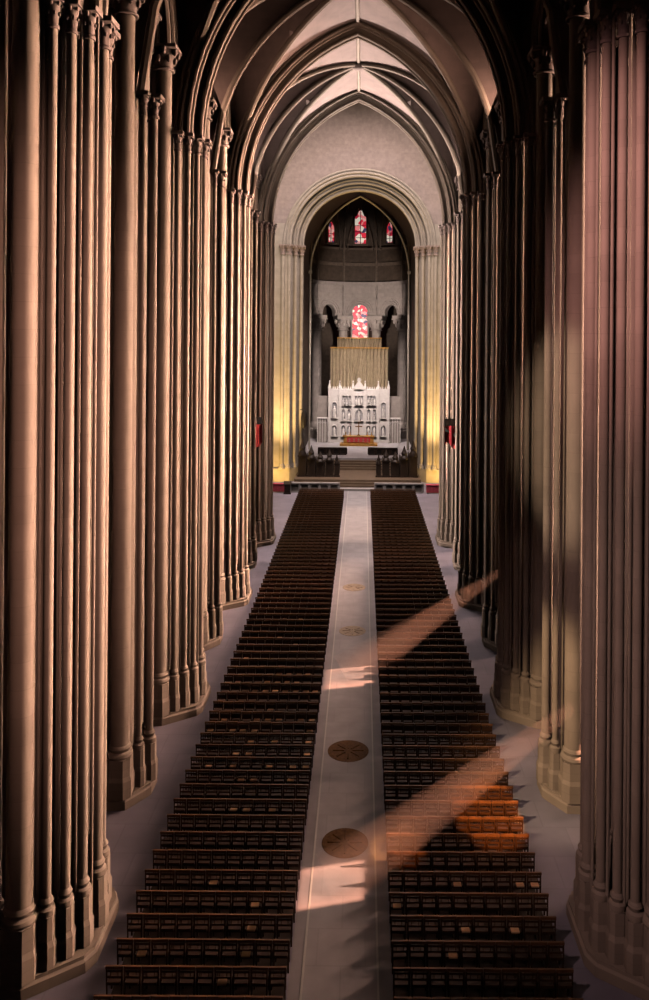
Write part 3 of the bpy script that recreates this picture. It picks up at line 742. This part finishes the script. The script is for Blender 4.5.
# ------------------------------------------------------------------ chairs
PITCH, ROWP, Y0, NROW, NCH = .487, .95, 20.3, 70, 10
def chair_parts():
    seat = MB().box(-.2, .2, -.02, .38, .43, .47).box(-.21, .21, -.03, .0, .40, .46).box(-.21, .21, .36, .39, .40, .46)
    back = MB().box(-.225, -.185, -.05, -.01, .4, .92).box(.185, .225, -.05, -.01, .4, .92).box(-.19, .19, -.045, -.02, .76, .82).box(-.19, .19, -.045, -.02, .60, .66)
    back.box(-.11, -.09, -.04, -.025, .65, .85).box(.09, .11, -.04, -.025, .65, .85)
    rail = MB().box(-.235, .235, -.055, 0.0, .85, .93)
    leg = MB().box(-.02, .02, -.02, .02, 0, .42)
    rack = MB().box(-.17, .17, -.15, -.05, .50, .515).box(-.17, .17, -.155, -.14, .515, .58).box(-.18, -.165, -.155, -.05, .50, .58).box(.165, .18, -.155, -.05, .50, .58)
    return seat, back, rail, leg, rack
seat, back, rail, leg, rack = chair_parts()
def chair_loc(side, row, c): return (side * (1.42 + PITCH * (c + .5)), Y0 + ROWP * row, 0)
me = [seat.mesh('seat', M['rush'], False), back.mesh('backrest', M['wood'], False), rail.mesh('top_rail', M['lit_railwood'], False), leg.mesh('leg', M['wood'], False), rack.mesh('book_rack', M['wood'], False)]
proto = thing('nave_chair', 'x', 'chair', (0, 0, 0), 0, 'wooden chairs set out in rows along the nave')
link('seat', me[0], proto); b_ = link('backrest', me[1], proto); link('top_rail', me[2], b_); link('book_rack', me[4], proto)
for x, y in ((-.2, -.03), (.2, -.03), (-.19, .36), (.19, .36)): link('leg', me[3], proto, (x, y, 0))
kids = [(o, [g for g in proto.children_recursive if g.parent is o]) for o in proto.children_recursive if o.parent is proto]
first = True; NEAR = 15
for row in range(NEAR):
    for side, sn in ((-1, 'left'), (1, 'right')):
        for c in range(NCH):
            if first: r = proto; first = False
            else:
                r = proto.copy(); COL.objects.link(r)
                for ch, gs in kids:
                    d = ch.copy(); COL.objects.link(d); d.parent = r
                    for g in gs:
                        e = g.copy(); COL.objects.link(e); e.parent = d
            r.location = chair_loc(side, row, c); r.rotation_euler = (0, 0, random.uniform(-.03, .03))
            r['label'] = 'dark wooden chair, %s block, %s row from the bottom, %s from the walkway' % (sn, ORD[row], ORD[c])
far = MB()
fr_seat = MB().box(-.2, .2, 0, .38, .42, .47); fr_back = MB().box(-.225, -.185, -.05, -.01, 0, .9).box(.185, .225, -.05, -.01, 0, .9).box(-.19, .19, -.045, -.02, .6, .82).box(-.235, .235, -.055, 0, .85, .93)
fr_leg = MB().box(-.2, -.16, .34, .38, 0, .42).box(.16, .2, .34, .38, 0, .42).box(-.18, .18, -.15, -.05, .5, .57)
for row in range(NEAR, NROW):
    for side in (-1, 1):
        for c in range(NCH):
            x, y, _ = chair_loc(side, row, c); y += random.uniform(-.03, .03)
            for p in (fr_seat, fr_back, fr_leg): far.add([(a + x, b + y, z) for a, b, z in p.v], p.f)
o = link('chair_rows', far.mesh('chair_rows', M['wood'], False))
o.data.materials.append(M['lit_railwood'])
o.data.polygons.foreach_set('material_index', [1 if 24 <= i % 48 < 30 else 0 for i in range(len(o.data.polygons))])  # far top rails get the paler colour, painted as if lit
tag(o, 'distant rows of dark wooden chairs running up to the stone rail', 'chairs', 'wooden chairs set out in rows along the nave', 'stuff')

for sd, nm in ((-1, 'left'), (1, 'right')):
    struct('floor_shade_' + nm, MB().box(min(sd * 1.5, sd * 6.2), max(sd * 1.5, sd * 6.2), Y0 - .1, Y0 + ROWP * (NROW - 1) + .4, 0, .004), M['oak'], 'painted shade on the floor under the %s block of chairs' % nm, 'floor')  # thin dark sheet painting in the shade between the chair rows

# hymn books left in the racks
def px_to_chair(px, py, z=.62):
    px += (py - VPY) * .0075
    y = F_PX * (18 - z) / (py - VPY); x = .5 + (px - VPX) / F_PX * y
    side = -1 if x < 0 else 1
    row = round((y + .1 - Y0) / ROWP); c = int((abs(x) - 1.42) / PITCH)
    return side, max(0, min(NROW - 1, row)), max(0, min(NCH - 1, c))
P = [(290, 275), (322, 272), (350, 270), (375, 274), (170, 298), (260, 298), (290, 298), (320, 298), (345, 297), (228, 322), (250, 322), (280, 320), (315, 322),
     (342, 321), (372, 321), (402, 322), (272, 375), (232, 403), (258, 402), (290, 402), (355, 403), (383, 400), (88, 430), (122, 405), (152, 433), (188, 430), (220, 432),
     (207, 463), (280, 463), (388, 460), (207, 494), (385, 494), (172, 528), (200, 529), (375, 530), (268, 541), (70, 562), (143, 560), (257, 565), (330, 566), (367, 566),
     (180, 603), (215, 604), (325, 603), (310, 125), (350, 122), (300, 170), (330, 186), (200, 230), (285, 50), (260, 47), (420, 105)]
PX = [(180 + x / 2.95, 580 + y / 2.95) for x, y in P]
PX += [(100 + x / 2.163, 780 + y / 2.163) for x, y in ((290, 70), (313, 70), (375, 70), (410, 10), (300, 10), (330, 10), (90, 403), (275, 405), (305, 393), (335, 345), (250, 205), (345, 270))]
PX += [(360 + x / 2.704, 780 + y / 2.704) for x, y in ((278, 305), (295, 430), (433, 422), (120, 362), (240, 462), (430, 295), (480, 283))]
done = set()
cov = MB().box(-.12, .12, -.016, -.008, 0, .22).box(-.12, .12, .008, .016, 0, .22).box(-.12, -.114, -.016, .016, 0, .22).mesh('cover', M['book'], False)
pag = MB().box(-.113, .115, -.008, .008, .004, .215).mesh('pages', M['page'], False)
for px, py in PX:
    side, row, c = px_to_chair(px, py)
    if (side, row, c) in done: continue
    done.add((side, row, c))
    x, y, _ = chair_loc(side, row, c)
    t = thing('hymn_book', 'tan book in rack of %s chair from walkway, %s row from bottom, %s block' % (ORD[c], ordinal(row), 'left' if side < 0 else 'right'),
              'book', (x + random.uniform(-.03, .03), y - .05, .602), 0, 'hymn books in the chair racks')
    t.rotation_euler = (1.42, 0, random.uniform(-.05, .05))
    link('cover', cov, t); link('pages', pag, t)

# ------------------------------------------------------------------ shafts of dusty sunlight
def haze(name, p0, p1, r0, r1, density, color, label):
    p0, p1 = Vector(p0), Vector(p1); L = (p1 - p0).length
    mb = MB().lathe([(r0, 0), (r1, L)], seg=20)
    m = bpy.data.materials.new(name); m.use_nodes = True; nt = m.node_tree
    for n_ in list(nt.nodes):
        if n_.type == 'BSDF_PRINCIPLED': nt.nodes.remove(n_)
    out = [n_ for n_ in nt.nodes if n_.type == 'OUTPUT_MATERIAL'][0]
    vs = nt.nodes.new('ShaderNodeVolumeScatter'); vs.inputs['Color'].default_value = (*color, 1); vs.inputs['Density'].default_value = density
    nt.links.new(vs.outputs[0], out.inputs['Volume'])
    o = link(name, mb.mesh(name, m)); o.location = p0
    o.rotation_euler = (p1 - p0).to_track_quat('Z', 'Y').to_euler()
    tag(o, label, 'sunbeam', 'dusty sunbeams', 'stuff')
D = SUN_DIR / SUN_DIR.x
for k, (fx, fy, dens, r0, r1, run, lab) in enumerate(((-.3, 41.3, .09, 1.15, .12, 8.8, 'rosy shaft of dusty sunlight reaching the walkway, farther of the two'),
                                             (-.45, 25.7, .085, 1.0, .2, 8.4, 'amber shaft of dusty sunlight reaching the walkway, nearer of the two'))):
    f = Vector((fx, fy, .0)); e = f + D * run
    haze('sunbeam_haze', f, e, r0, r1, dens, (.95, .66, .54), lab)
